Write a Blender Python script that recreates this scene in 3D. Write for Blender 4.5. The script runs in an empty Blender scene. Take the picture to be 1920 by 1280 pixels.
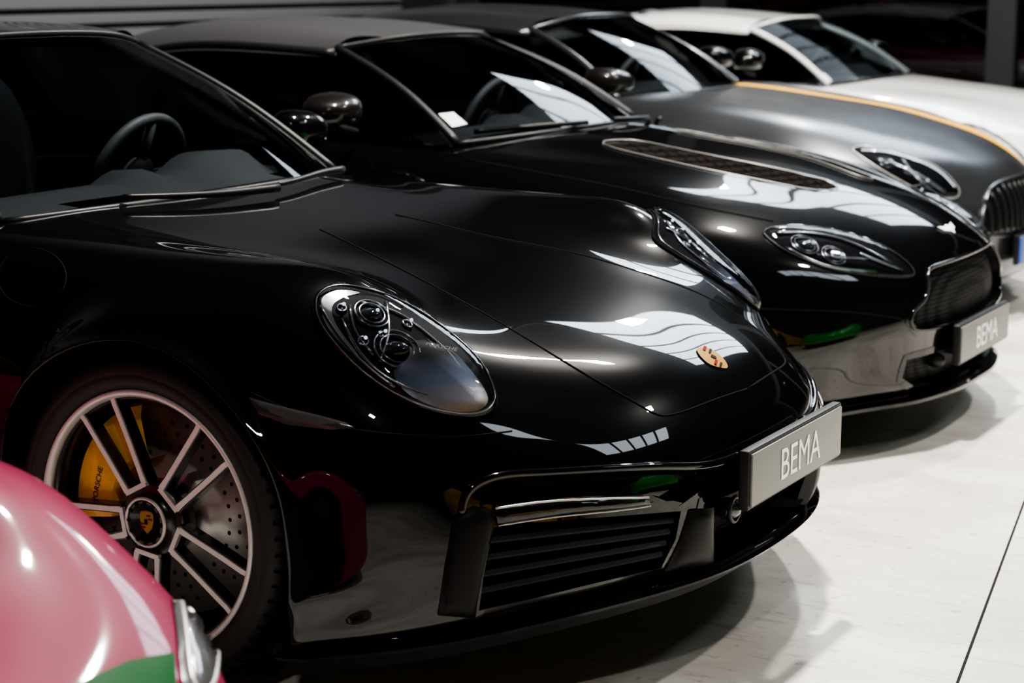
import bpy, bmesh, math, random
import numpy as np
from mathutils import Vector, Matrix
from mathutils.bvhtree import BVHTree
from mathutils.geometry import delaunay_2d_cdt
random.seed(3)
S=bpy.context.scene; COL=S.collection
PI=math.pi
# ------------------------------------------------------------ camera
CAM=Vector((2.47,-3.71,1.42)); YAW=math.radians(30); PIT=math.radians(10.89); F=3560.0
fw=Vector((-math.sin(YAW)*math.cos(PIT),math.cos(YAW)*math.cos(PIT),-math.sin(PIT)))
rt=Vector((math.cos(YAW),math.sin(YAW),0)); up=rt.cross(fw)
cd=bpy.data.cameras.new('camera'); cam=bpy.data.objects.new('camera',cd); COL.objects.link(cam)
cam.location=CAM; cam.rotation_euler=(PI/2-PIT,0,YAW); cd.sensor_width=36; cd.lens=F/1920*36
cd.dof.use_dof=True; cd.dof.focus_distance=3.95; cd.dof.aperture_fstop=4.0; cd.clip_end=100
S.camera=cam
def ray(px,py): return (fw+rt*((px-960)/F)-up*((py-640)/F)).normalized()
# ------------------------------------------------------------ materials
def mat(name,col,rough=.5,metal=0.,coat=0.,spec=.5,emit=None,es=1.,bump=None,coatr=.02):
    m=bpy.data.materials.new(name); m.use_nodes=True; nt=m.node_tree; b=nt.nodes['Principled BSDF']
    b.inputs['Base Color'].default_value=(*col,1); b.inputs['Roughness'].default_value=rough
    b.inputs['Metallic'].default_value=metal; b.inputs['Coat Weight'].default_value=coat
    b.inputs['Coat Roughness'].default_value=coatr; b.inputs['Specular IOR Level'].default_value=spec
    if emit: b.inputs['Emission Color'].default_value=(*emit,1); b.inputs['Emission Strength'].default_value=es
    if bump:
        tc=nt.nodes.new('ShaderNodeTexCoord'); n=nt.nodes.new('ShaderNodeTexNoise'); n.inputs['Scale'].default_value=bump[0]
        bp=nt.nodes.new('ShaderNodeBump'); bp.inputs['Strength'].default_value=bump[1]; bp.inputs['Distance'].default_value=.002
        nt.links.new(tc.outputs['Object'],n.inputs['Vector']); nt.links.new(n.outputs['Fac'],bp.inputs['Height']); nt.links.new(bp.outputs['Normal'],b.inputs['Normal'])
    return m
def glassmat(name,tint,ior=1.5,gain=1.):
    m=bpy.data.materials.new(name); m.use_nodes=True; nt=m.node_tree; nt.nodes.clear()
    o=nt.nodes.new('ShaderNodeOutputMaterial'); mx=nt.nodes.new('ShaderNodeMixShader'); t=nt.nodes.new('ShaderNodeBsdfTransparent')
    g=nt.nodes.new('ShaderNodeBsdfGlossy'); fr=nt.nodes.new('ShaderNodeFresnel'); mu=nt.nodes.new('ShaderNodeMath'); mu.operation='MULTIPLY'; mu.inputs[1].default_value=gain
    t.inputs['Color'].default_value=(*tint,1); g.inputs['Roughness'].default_value=.01; fr.inputs['IOR'].default_value=ior
    nt.links.new(fr.outputs[0],mu.inputs[0]); nt.links.new(mu.outputs[0],mx.inputs[0]); nt.links.new(t.outputs[0],mx.inputs[1]); nt.links.new(g.outputs[0],mx.inputs[2]); nt.links.new(mx.outputs[0],o.inputs['Surface'])
    return m
def meshmat(name,c1,c2,scale,spec=.08):
    m=bpy.data.materials.new(name); m.use_nodes=True; nt=m.node_tree; b=nt.nodes['Principled BSDF']
    tc=nt.nodes.new('ShaderNodeTexCoord'); ch=nt.nodes.new('ShaderNodeTexVoronoi'); ch.inputs['Scale'].default_value=scale; ch.inputs['Randomness'].default_value=.15
    r=nt.nodes.new('ShaderNodeValToRGB'); r.color_ramp.elements[0].color=(*c1,1); r.color_ramp.elements[1].color=(*c2,1); r.color_ramp.elements[0].position=.35; r.color_ramp.elements[1].position=.6
    nt.links.new(tc.outputs['Object'],ch.inputs['Vector']); nt.links.new(ch.outputs['Distance'],r.inputs[0]); nt.links.new(r.outputs[0],b.inputs['Base Color']); b.inputs['Roughness'].default_value=.6; b.inputs['Specular IOR Level'].default_value=spec
    return m
def glintmat(name,z0,z1):  # colour ramp by height paints a rainbow glint into the reflector
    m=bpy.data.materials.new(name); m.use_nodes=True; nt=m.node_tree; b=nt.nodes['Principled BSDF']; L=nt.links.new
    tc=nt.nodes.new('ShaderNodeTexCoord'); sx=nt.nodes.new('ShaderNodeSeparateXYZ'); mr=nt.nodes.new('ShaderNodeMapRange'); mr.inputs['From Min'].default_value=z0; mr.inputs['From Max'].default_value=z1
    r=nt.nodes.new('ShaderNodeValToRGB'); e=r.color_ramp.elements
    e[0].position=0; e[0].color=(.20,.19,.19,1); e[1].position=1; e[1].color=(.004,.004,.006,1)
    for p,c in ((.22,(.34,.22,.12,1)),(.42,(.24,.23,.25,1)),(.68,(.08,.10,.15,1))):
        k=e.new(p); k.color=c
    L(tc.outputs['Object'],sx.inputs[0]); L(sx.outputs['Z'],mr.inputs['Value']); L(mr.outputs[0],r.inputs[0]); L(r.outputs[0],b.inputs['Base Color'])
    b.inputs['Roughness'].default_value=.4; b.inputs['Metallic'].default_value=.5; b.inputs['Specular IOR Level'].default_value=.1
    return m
M={}
M['black']=mat('black_paint',(.002,.002,.0024),.24,0,1.,.012,coatr=.004)
M['black2']=mat('black_paint_second',(.002,.002,.0024),.24,0,1.,.012,coatr=.008)
M['matte']=mat('matte_grey_paint',(.115,.121,.13),.26,.88,.0,.5)
M['white']=mat('white_paint',(.90,.89,.87),.25,0,1.)
M['pink']=mat('pink_metallic_paint',(.27,.014,.062),.45,0,.6,.12,coatr=.06)
M['green']=mat('green_paint',(.01,.40,.03),.3,0,1.)
M['darkgreen']=mat('dark_green_patch',(.0,.085,.014),.5,0,0.,.1)
M['yellow']=mat('yellow_caliper_paint',(.95,.52,.01),.35,0,.5)
M['yellowcar']=mat('yellow_car_paint',(.9,.45,.01),.35,0,1.)
M['redcar']=mat('red_car_paint',(.5,.015,.01),.3,0,1.)
M['trim']=mat('satin_black_trim',(.007,.007,.008),.42,spec=.3)
M['slat']=mat('intake_slat_plastic',(.022,.022,.024),.5,spec=.3)
M['darktrim']=mat('matte_black',(.003,.003,.003),.7,spec=.15)
M['greytrim']=mat('satin_grey_trim',(.006,.006,.0066),.42,0,spec=.14)
M['gap']=mat('panel_gap',(.001,.001,.001),.8,spec=.1)
M['rubber']=mat('tyre_rubber',(.011,.011,.011),.6,bump=(60,.2))
M['silver']=mat('machined_alloy',(.68,.66,.64),.42,.5)
M['blackrim']=mat('black_rim',(.006,.006,.007),.3,0,.4)
M['chrome']=mat('chrome',(.75,.75,.76),.08,1.)
M['steel']=mat('brake_steel',(.52,.51,.50),.38,.7)
M['gold']=mat('gold_enamel',(.40,.225,.055),.5,0,spec=.05)
M['red']=mat('red_enamel',(.20,.006,.005),.5,spec=.03)
M['plate']=mat('brushed_plate',(.20,.197,.193),.42,.4,bump=(300,.05))
M['letter']=mat('plate_letter_glow',(.92,.91,.89),.4,emit=(.9,.9,.9),es=.35)  # slight glow added so lettering and badge look brighter; neither is a lamp
M['faint']=mat('faint_lettering',(.16,.165,.18),.6,spec=.05)
M['fabric']=mat('soft_top_fabric',(.028,.028,.030),.95,spec=.2,bump=(900,.4))
M['leather']=mat('dark_leather',(.045,.048,.053),.6,bump=(200,.2))
M['dash']=mat('dashboard_plastic',(.027,.029,.032),.6,spec=.2,bump=(400,.2))
M['glass']=glassmat('windscreen_glass',(.58,.63,.65),1.42)
M['glass1']=glassmat('windscreen_glass_near',(.68,.72,.74),1.42,.6)
M['glass4']=glassmat('windscreen_glass_far',(.45,.5,.52),1.42,.22)
M['darkglass']=glassmat('side_glass',(.12,.13,.14),1.3)
M['lens']=glassmat('headlight_lens',(.95,.96,.98),1.45,.8)
M['bowl']=mat('headlight_bowl',(.003,.0032,.0042),.5,0,0,.03)
M['glint']=glintmat('reflector_glint',.575,.70)
M['inner']=mat('headlight_internals',(.24,.255,.285),.2,.9)
M['marker']=mat('clear_marker_lens',(.05,.05,.05),.2,.2,1.)
M['strip']=mat('clear_light_strip',(.17,.17,.175),.2,.5,1.)
M['led']=mat('projector_lens',(.03,.034,.05),.03,.5,1.)
M['ledlight']=mat('daylight_led',(.7,.75,.8),.2,0,0,.5,emit=(.8,.9,1.),es=1.2)
M['mesh']=meshmat('woven_grille',(.030,.030,.032),(.001,.001,.001),75)
M['vent']=meshmat('vent_mesh',(.020,.0165,.015),(.002,.002,.002),80,.0)
M['carbon']=mat('carbon_mirror',(.006,.0048,.0044),.4,0,.6,spec=.1,coatr=.06)
M['mirror']=mat('black_mirror_housing',(.002,.002,.0024),.3,0,.8,spec=.02,coatr=.03)
M['stripe']=mat('yellow_stripe',(.95,.47,.005),.4)
M['paper']=mat('sticker_paper',(.75,.80,.78),.6)
M['blue']=mat('blue_band',(.01,.08,.45),.5)
# ------------------------------------------------------------ geometry helpers
def spl(t,P,ts):
    n=len(t); h=np.diff(t); A=np.zeros((n,n)); B=np.zeros(P.shape); A[0,0]=A[-1,-1]=1
    for i in range(1,n-1):
        A[i,i-1]=h[i-1]; A[i,i]=2*(h[i-1]+h[i]); A[i,i+1]=h[i]
        B[i]=6*((P[i+1]-P[i])/h[i]-(P[i]-P[i-1])/h[i-1])
    Mm=np.linalg.solve(A,B.reshape(n,-1)).reshape(P.shape)
    k=np.clip(np.searchsorted(t,ts,side='right')-1,0,n-2)
    sh=(-1,)+(1,)*(P.ndim-1)
    hk=h[k].reshape(sh); a=((t[k+1]-ts).reshape(sh))/hk; b=1-a
    return a*P[k]+b*P[k+1]+((a**3-a)*Mm[k]+(b**3-b)*Mm[k+1])*hk**2/6
def knots(P):
    d=np.linalg.norm(np.diff(P,axis=0),axis=-1)
    while d.ndim>1: d=d.mean(axis=-1)
    return np.concatenate([[0],np.cumsum(np.maximum(d,1e-4))])
def samp(t,m): return np.concatenate([np.linspace(t[i],t[i+1],m,endpoint=False) for i in range(len(t)-1)]+[[t[-1]]])
def surf(rows,mv=6,mu=6,mirror=True):
    P=np.array(rows,float)
    if mirror:
        Q=P[:,1:,:].copy(); Q[:,:,1]*=-1
        P=np.concatenate([P[:,::-1,:],Q],axis=1)
    t=knots(P); A=spl(t,P,samp(t,mv))
    B=A.transpose(1,0,2); t2=knots(P.transpose(1,0,2)); B=spl(t2,B,samp(t2,mu))
    return B.transpose(1,0,2)
def gridmesh(G,pred=None):
    n,m=G.shape[:2]; v=[tuple(p) for p in G.reshape(-1,3)]; f=[]
    for i in range(n-1):
        for j in range(m-1):
            if pred:
                c=(G[i,j]+G[i+1,j+1])/2
                if pred(c): continue
            f.append((i*m+j,i*m+j+1,(i+1)*m+j+1,(i+1)*m+j))
    return v,f
class MB:
    def __init__(s): s.v=[]; s.f=[]
    def add(s,v,f):
        o=len(s.v); s.v+= [tuple(p) for p in v]; s.f+=[tuple(i+o for i in q) for q in f]; return s
    def tube(s,path,r,n=8,closed=False,cap=True):
        P=[Vector(p) for p in path]; N=len(P); v=[]; f=[]; nrm=None
        for i in range(N):
            if closed: t=(P[(i+1)%N]-P[i-1])
            else: t=P[min(i+1,N-1)]-P[max(i-1,0)]
            t=t.normalized() if t.length>1e-9 else Vector((1,0,0))
            if nrm is None: nrm=t.orthogonal().normalized()
            nrm=(nrm-t*nrm.dot(t)).normalized(); b=t.cross(nrm)
            rr=r(i/(N-1)) if callable(r) else r
            for k in range(n):
                a=2*PI*k/n; v.append(P[i]+(nrm*math.cos(a)+b*math.sin(a))*rr)
        for i in range(N if closed else N-1):
            i2=(i+1)%N
            for k in range(n): f.append((i*n+k,i*n+(k+1)%n,i2*n+(k+1)%n,i2*n+k))
        if cap and not closed: f.append(tuple(range(n))[::-1]); f.append(tuple((N-1)*n+k for k in range(n)))
        return s.add(v,f)
    def box(s,c,d,R=None,bev=0.):
        bm=bmesh.new(); bmesh.ops.create_cube(bm,size=1)
        for q in bm.verts: q.co=Vector((q.co.x*d[0],q.co.y*d[1],q.co.z*d[2]))
        if bev: bmesh.ops.bevel(bm,geom=bm.edges[:],offset=bev,segments=3,affect='EDGES',profile=.6)
        Rm=R or Matrix.Identity(3); bm.verts.ensure_lookup_table(); bm.verts.index_update()
        v=[Rm@q.co+Vector(c) for q in bm.verts]; f=[tuple(q.index for q in p.verts) for p in bm.faces]; bm.free()
        return s.add(v,f)
    def lathe(s,prof,c,sg,n=72,a0=0,a1=2*PI):
        v=[];f=[];k=len(prof); full=abs(a1-a0-2*PI)<1e-6; cnt=n if full else n+1
        for i in range(cnt):
            a=a0+(a1-a0)*i/n
            for r,w in prof: v.append((c[0]+r*math.cos(a),c[1]+sg*w,c[2]+r*math.sin(a)))
        for i in range(n):
            i2=(i+1)%cnt
            for j in range(k-1): f.append((i*k+j,i*k+j+1,i2*k+j+1,i2*k+j))
        return s.add(v,f)
    def ball(s,c,r,R=None,nu=24,nv=14,e=1.):
        v=[];f=[]; Rm=R or Matrix.Identity(3)
        def pw(x): return math.copysign(abs(x)**e,x)
        for i in range(nv+1):
            th=PI*i/nv
            for j in range(nu):
                a=2*PI*j/nu
                v.append(Rm@Vector((r[0]*pw(math.sin(th))*pw(math.cos(a)),r[1]*pw(math.sin(th))*pw(math.sin(a)),r[2]*pw(math.cos(th))))+Vector(c))
        for i in range(nv):
            for j in range(nu): f.append((i*nu+j,(i+1)*nu+j,(i+1)*nu+(j+1)%nu,i*nu+(j+1)%nu))
        return s.add(v,f)
    def sweep(s,path,sec,closed=True):
        P=[Vector(p) for p in path]; N=len(P); k=len(sec); v=[];f=[]
        for i in range(N):
            t=P[min(i+1,N-1)]-P[max(i-1,0)]; n=Vector((t.y,-t.x,0)).normalized()
            if n.dot(Vector((P[i].x+.3,P[i].y,0)))<0: n=-n
            for o,u in sec: v.append(P[i]+n*o+Vector((0,0,u)))
        for i in range(N-1):
            for j in range(k if closed else k-1): f.append((i*k+j,i*k+(j+1)%k,(i+1)*k+(j+1)%k,(i+1)*k+j))
        return s.add(v,f)
def flip(v,f): return [(p[0],-p[1],p[2]) for p in v],[tuple(q)[::-1] for q in f]
def mk(name,v,f,m,parent=None,smooth=True,recalc=False,out=False):
    me=bpy.data.meshes.new(name); me.from_pydata([tuple(p) for p in v],[],f)
    if recalc or out:
        bm=bmesh.new(); bm.from_mesh(me)
        if recalc: bmesh.ops.recalc_face_normals(bm,faces=bm.faces)
        else:
            bm.normal_update(); bm.faces.ensure_lookup_table(); sc=0
            for q in bm.faces:
                c=q.calc_center_median(); sc+=q.normal.dot(Vector((c.x*.15,c.y,c.z-.3)))*q.calc_area()
            if sc<0: bmesh.ops.reverse_faces(bm,faces=bm.faces[:])
        bm.to_mesh(me); bm.free()
    me.materials.append(m)
    if smooth:
        for p in me.polygons: p.use_smooth=True
        if smooth=='auto':
            try: me.set_sharp_from_angle(angle=math.radians(35))
            except Exception: pass
    me.update()
    o=bpy.data.objects.new(name,me); COL.objects.link(o)
    if parent: o.parent=parent
    return o
def thing(name,label,cat,loc=(0,0,0),group=None):
    o=bpy.data.objects.new(name,None); COL.objects.link(o); o.location=loc; o['label']=label; o['category']=cat; o.empty_display_size=.2
    if group: o['group']=group
    return o
def cat_closed(pts,m=5):
    n=len(pts); out=[]
    for i in range(n):
        p0,p1,p2,p3=[np.array(pts[(i+k-1)%n],float) for k in range(4)]
        for q in range(m):
            t=q/m; out.append(.5*((2*p1)+(p2-p0)*t+(2*p0-5*p1+4*p2-p3)*t*t+(3*p1-p0-3*p2+p3)*t**3))
    return [tuple(p) for p in out]
def lin_closed(pts,step):
    out=[]
    for i,p in enumerate(pts):
        q=pts[(i+1)%len(pts)]; k=max(1,int(math.hypot(q[0]-p[0],q[1]-p[1])/step))
        out+=[(p[0]+(q[0]-p[0])*j/k,p[1]+(q[1]-p[1])*j/k) for j in range(k)]
    return out
def cat_open(pts,m=8):
    P=np.array(pts,float); t=knots(P); return [tuple(p) for p in spl(t,P,samp(t,m))]
def ins_poly(pts,x,y):
    c=False; n=len(pts); j=n-1
    for i in range(n):
        if (pts[i][1]>y)!=(pts[j][1]>y) and x<(pts[j][0]-pts[i][0])*(y-pts[i][1])/(pts[j][1]-pts[i][1])+pts[i][0]: c=not c
        j=i
    return c
def fill(pts,step):
    n=len(pts); xs=[p[0] for p in pts]; ys=[p[1] for p in pts]; V=[Vector((p[0],p[1])) for p in pts]
    A=np.array(pts,float); B=np.roll(A,-1,axis=0)
    def ed(x,y):
        d=B-A; L=(d**2).sum(1)+1e-12; t=np.clip(((x-A[:,0])*d[:,0]+(y-A[:,1])*d[:,1])/L,0,1)
        return math.sqrt(((A[:,0]+t*d[:,0]-x)**2+(A[:,1]+t*d[:,1]-y)**2).min())
    y=min(ys)+step/2
    while y<max(ys):
        x=min(xs)+step/2
        while x<max(xs):
            if ins_poly(pts,x,y) and ed(x,y)>step*.45: V.append(Vector((x,y)))
            x+=step
        y+=step
    r=delaunay_2d_cdt(V,[(i,(i+1)%n) for i in range(n)],[list(range(n))],1,1e-6)
    co=[(p.x,p.y) for p in r[0]]; e=[ed(*p) for p in co]; mx=max(e) or 1
    return co,[tuple(f) for f in r[2]],[q/mx for q in e]
def textmesh(txt,width,height):
    cu=bpy.data.curves.new('t','FONT'); cu.body=txt; cu.size=1; cu.extrude=.0; cu.resolution_u=4
    o=bpy.data.objects.new('t',cu); COL.objects.link(o); dg=bpy.context.evaluated_depsgraph_get()
    me=bpy.data.meshes.new_from_object(o.evaluated_get(dg)); v=[tuple(p.co) for p in me.vertices]; f=[tuple(p.vertices) for p in me.polygons]
    bpy.data.objects.remove(o); bpy.data.meshes.remove(me)
    x0=min(p[0] for p in v);x1=max(p[0] for p in v);y0=min(p[1] for p in v);y1=max(p[1] for p in v)
    return [((p[0]-(x0+x1)/2)/(x1-x0)*width,(p[1]-(y0+y1)/2)/(y1-y0)*height) for p in v],f
# ------------------------------------------------------------ car class (all coordinates local to the car, y=0 centre line, nose to +x)
class Car:
    def __init__(s,name,label,yc,xo=0.):
        s.root=thing(name,label,'car',(xo,yc,0)); s.org=Vector((xo,yc,0)); s.cam=CAM-s.org; s.bvh=None
    def part(s,name,v,f,m,parent=None,**k): return mk(name,v,f,m,parent or s.root,**k)
    def build(s,mb,name,m,parent=None,mirror=False,**k):
        k.setdefault('recalc',True)
        a=s.part(name,mb.v,mb.f,m,parent,**k)
        if mirror:
            v,f=flip(mb.v,mb.f); s.part(name,v,f,m,mirror if not isinstance(mirror,bool) else None,**k)
        return a
    def shell(s,rows,m,pred=None,name='body_shell',res=7):
        R=[[tuple(p) for p in r]+[(r[-1][0],r[-1][1]+.05,r[-1][2])] for r in rows]
        last=R[-1]; R.append([(p[0]-.10*(1 if abs(p[1])<.6 else .5),p[1]*.94,p[2]-.012) for p in last])
        G=surf(R,res,res,True); v,f=gridmesh(G,pred); s.G=G; s.lip=[tuple(p) for p in G[-(res+1)]]
        s.sv,s.sf,s.sm=v,f,m
        s.body=s.part(name,v,f,m,out=True); s.bvh=BVHTree.FromPolygons([Vector(p) for p in v],f); return s.body
    def cut(s,test):
        hit=[test(Vector(p)) for p in s.sv]
        s.sf=[q for q in s.sf if not any(hit[i] for i in q)]
        t=mk('cut',s.sv,s.sf,s.sm,None,out=True); old=s.body.data; s.body.data=t.data; s.body.data.name='body_shell'
        bpy.data.objects.remove(t); bpy.data.meshes.remove(old)
    def proj(s,p):
        q=p-s.cam; z=q.dot(fw); return 960+F*q.dot(rt)/z,640-F*q.dot(up)/z
    def patch(s,name,rows,m,parent=None,mirror=True,sub=8,out=True):
        G=surf(rows,sub,sub,mirror); v,f=gridmesh(G); o=s.part(name,v,f,m,parent,out=out)
        return o,BVHTree.FromPolygons([Vector(p) for p in v],f)
    def cast(s,x,y,bvh=None,front=False):
        bvh=bvh or s.bvh
        o,d=(Vector((4,x,y)),Vector((-1,0,0))) if front else (s.cam,ray(x,y))
        if front=='top': o,d=Vector((x,y,4)),Vector((0,0,-1))
        h=bvh.ray_cast(o,d)
        if h[0] is None:
            best=None
            for k in range(40,300):
                q=o+d*(k*.04); r=bvh.find_nearest(q)
                if r[0] is not None and (best is None or r[3]<best[3]): best=r
            h=best
        n=h[1]
        if n.dot(d)>0: n=-n
        return h[0],n
    def decal(s,name,pts,m,off=.003,dome=0.,parent=None,mparent=None,mirror=True,smooth=True,step=14,bvh=None,front=False,sub=4):
        if smooth: pts=cat_closed(pts,sub)
        co,f,e=fill(pts,step); v=[]; N=Vector()
        for (x,y),q in zip(co,e):
            p,n=s.cast(x,y,bvh,front); v.append(p+n*(off+dome*math.sqrt(max(0,1-(1-q)**2)))); N+=n
        a=Vector()
        for q in f[:50]: a+=(v[q[1]]-v[q[0]]).cross(v[q[2]]-v[q[0]])
        if a.dot(N)<0: f=[q[::-1] for q in f]
        o=s.part(name,v,f,m,parent); o2=None
        if mirror: v2,f2=flip(v,f); o2=s.part(name,v2,f2,m,mparent)
        return o,o2
    def recess(s,name,pts,depth,flange,mback,mirror=True,front=False,smooth=False,step=12,mwall='trim'):
        """a real opening: shell faces removed, a flange on the skin, walls going in, a back panel"""
        out=cat_closed(pts,4) if smooth else lin_closed(pts,step)
        n=len(out); ar=sum(out[i][0]*out[(i+1)%n][1]-out[(i+1)%n][0]*out[i][1] for i in range(n)); sg=1 if ar>0 else -1
        outer=[]
        for i in range(n):
            tx,ty=out[(i+1)%n][0]-out[i-1][0],out[(i+1)%n][1]-out[i-1][1]; L=math.hypot(tx,ty) or 1
            outer.append((out[i][0]+sg*ty/L*flange,out[i][1]-sg*tx/L*flange))
        N=Vector(); P0=[];P1=[]
        for q,w in zip(out,outer):
            p,nn=s.cast(*q,front=front); P0.append(p+nn*.003); N+=nn
            p,nn=s.cast(*w,front=front); P1.append(p+nn*.002)
        d=-N.normalized(); cen=sum((Vector(p) for p in P0),Vector())/n; rad=max((p-cen).length for p in P0)+.08
        def test(p):
            if front: return p.x>.0 and abs(p.x-cen.x)<.3 and ins_poly(out,p.y,p.z)
            q=Vector((p.x,-abs(p.y),p.z)) if mirror else p
            return (q-cen).length<rad and ins_poly(out,*s.proj(q))
        s.cut(test)
        co,f,e=fill(out,step); v=[s.cast(x,y,front=front)[0]+d*depth for x,y in co]
        a=s.part(name,v,f,M[mback]); b=None
        fl=MB().add(P0+P1,[(i,(i+1)%n,n+(i+1)%n,n+i) for i in range(n)])
        wl=MB().add(P0+[p+d*(depth+.01) for p in P0],[(i,(i+1)%n,n+(i+1)%n,n+i) for i in range(n)])
        if mirror: v2,f2=flip(v,f); b=s.part(name,v2,f2,M[mback])
        s.build(fl,'opening_flange',s.sm,a,mirror=b or False); s.build(wl,'opening_wall',M[mwall],a,mirror=b or False)
        return a,b,d
    def textdecal(s,name,txt,c,ex,ey,m,off,parent=None):
        tv,tf=textmesh(txt,1,1); v=[]
        for x,y in tv:
            p,n=s.cast(c[0]+ex[0]*x+ey[0]*y,c[1]+ex[1]*x+ey[1]*y); v.append(p+n*off)
        return s.part(name,v,tf,m,parent,smooth=False)
    def path(s,pts,off=.0,closed=False,bvh=None,front=False,smooth=True,seg=6):
        if smooth: pts=cat_closed(pts,seg) if closed else cat_open(pts,seg)
        out=[]
        for x,y in pts:
            p,n=s.cast(x,y,bvh,front); out.append(p+n*off)
        return out
    def line(s,name,pts,m,r=.003,off=0.,mirror=True,closed=False,parent=None,mparent=None,**k):
        mb=MB().tube(s.path(pts,off,closed,**k),r,8,closed)
        return s.build(mb,name,m,parent,mirror=(mparent or True) if mirror else False)
    def plate(s,c,w,h,tilt=0.,txt='BEMA',band=False):
        cx,cy,cz=c
        fr=s.build(MB().box((cx-.012,cy,cz),(.022,w+.018,h+.014),bev=.004),'number_plate_holder',M['trim'],smooth='auto')
        s.build(MB().box((cx-.06,cy,cz-.01),(.09,w*.6,h*.7)),'plate_bracket',M['trim'],fr,smooth=False)
        s.build(MB().box((cx+.001,cy,cz),(.006,w,h),bev=.002),'number_plate',M['plate'],smooth='auto')
        if txt:
            tv,tf=textmesh(txt,w*.44,h*.60); s.part('plate_lettering',[(cx+.0055,cy+p[0]+.01,cz+p[1]) for p in tv],tf,M['letter'],fr,smooth=False)
        if band: s.build(MB().box((cx+.0025,cy-w/2+.022,cz),(.006,.044,h-.004)),'plate_band',M['blue'],fr,smooth=False)
def wheel(car,sg,cx,cy,cz,R=.343,base=46):
    c=(cx,cy*1.0,cz); k=R/.343
    t=[(.25,-.10),(.27,-.118),(.30,-.13),(.333,-.118),(.343,-.095),(.343,-.072),(.336,-.070),(.336,-.062),(.343,-.060),(.343,-.022),(.335,-.020),(.335,-.012),(.343,-.010),(.343,.028),(.335,.030),(.335,.038),(.343,.040),(.343,.072),(.3395,.075),(.3395,.078),(.342,.082),(.336,.104),(.322,.118),(.305,.1235),(.303,.1225),(.30,.125),(.285,.122),(.274,.114),(.268,.105),(.25,.1)]
    W=car.build(MB().lathe([(a*k,b) for a,b in t],c,sg,96),'tyre',M['rubber'])
    mb=MB()
    for i in range(64):
        a=2*PI*i/64
        q=[(cx+rr*math.cos(a+da),c[1]+sg*w,cz+rr*math.sin(a+da)) for rr,w,da in ((.3438,.045,0),(.3436,.078,.02),(.3385,.103,.035),(.327,.1165,.045))]
        mb.tube(q,.0028,4)
    car.build(mb,'tread_grooves',M['gap'],W)
    rim=car.build(MB().lathe([(.27*k,.10),(.258*k,.10),(.252*k,.07),(.243*k,.0),(.24*k,-.11),(.262*k,-.12)],c,sg,96),'rim',M['blackrim'])
    car.build(MB().lathe([(.268*k,.106),(.272*k,.113),(.270*k,.117),(.262*k,.116),(.256*k,.108),(.255*k,.10),(.262*k,.10),(.268*k,.106)],c,sg,96),'rim_lip',M['silver'],rim)
    for i in range(5):
        ang=math.radians(base+72*i)
        if sg>0: ang=PI-ang
        for sd in (-1,1):
            ex=Vector((math.cos(ang),0,math.sin(ang))); ey=Vector((-math.sin(ang),0,math.cos(ang))); O=Vector((cx,c[1],cz)); yo=Vector((0,sg,0))
            P=[(.072,.026),(.10,.029),(.15,.035),(.20,.041),(.24,.045),(.262,.050)]
            for nm,ww,w0,dep in (('s',.0054,.098,.004),('b',.0086,.094,.028)):
                v=[];f=[]
                for (a,b) in P:
                    bb=b*sd*k; hh=w0+.012*(a/.26)**2
                    wd=ww*(1.25 if a<.09 else 1)
                    for q in ((bb-wd,hh),(bb+wd,hh),(bb+wd,hh-dep),(bb-wd,hh-dep)): v.append(O+ex*(a*k)+ey*q[0]+yo*q[1])
                for j in range(len(P)-1):
                    for q in range(4): f.append((j*4+q,j*4+(q+1)%4,(j+1)*4+(q+1)%4,(j+1)*4+q))
                f.append((0,1,2,3)); f.append(tuple((len(P)-1)*4+q for q in (3,2,1,0)))
                if nm=='s': sv=v,f
                else: bv=v,f
            sp=car.build(MB().add(*bv),'spoke',M['blackrim'],rim,smooth=False)
            b2=MB().add(*sv)
            if sd>0:
                v=[O+ex*(a*k)+ey*b+yo*w for a,b,w in ((.066,-.03,.0995),(.066,.03,.0995),(.076,.03,.0995),(.076,-.03,.0995),(.066,-.03,.09),(.066,.03,.09),(.076,.03,.09),(.076,-.03,.09))]
                b2.add(v,[(0,1,2,3),(4,7,6,5),(0,4,5,1),(1,5,6,2),(2,6,7,3),(3,7,4,0)])
            car.build(b2,'spoke_face',M['silver'],rim,smooth=False)
    hub=car.build(MB().lathe([(.0,.05),(.078*k,.05),(.078*k,.088),(.07*k,.092),(.05,.085),(.05,.108),(.046,.112),(.038,.112),(.036,.104),(0,.104)],c,sg,48),'hub',M['blackrim'])
    car.build(MB().lathe([(.051,.107),(.053,.111),(.051,.114),(.047,.114),(.046,.110)],c,sg,48),'hub_ring',M['silver'],hub)
    mb=MB()
    for i in range(12):
        a=2*PI*i/12; mb.ball((cx+.042*math.cos(a),c[1]+sg*.112,cz+.042*math.sin(a)),(.005,.004,.005),nu=8,nv=6)
    car.build(mb,'hub_teeth',M['greytrim'],hub)
    e=[(.0,.024),(.012,.022),(.017,.018),(.0175,.005),(.013,-.012),(0,-.025),(-.013,-.012),(-.0175,.005),(-.017,.018),(-.012,.022)]
    v=[(cx+a,c[1]+sg*.1065,cz+b) for a,b in e]+[(cx+a*.9,c[1]+sg*.1085,cz+b*.9) for a,b in e]; n=len(e)
    car.build(MB().add(v,[tuple(range(n,2*n))]+[(i,(i+1)%n,n+(i+1)%n,n+i) for i in range(n)]),'hub_crest',M['gold'],hub,smooth=False)
    mb=MB()
    for x0,z0 in ((.007,.014),(.011,.007),(-.011,-.004),(-.007,-.011)): mb.box((cx+x0,c[1]+sg*.109,cz+z0),(.009,.002,.003))
    car.build(mb,'hub_crest_bands',M['red'],hub,smooth=False)
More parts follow.
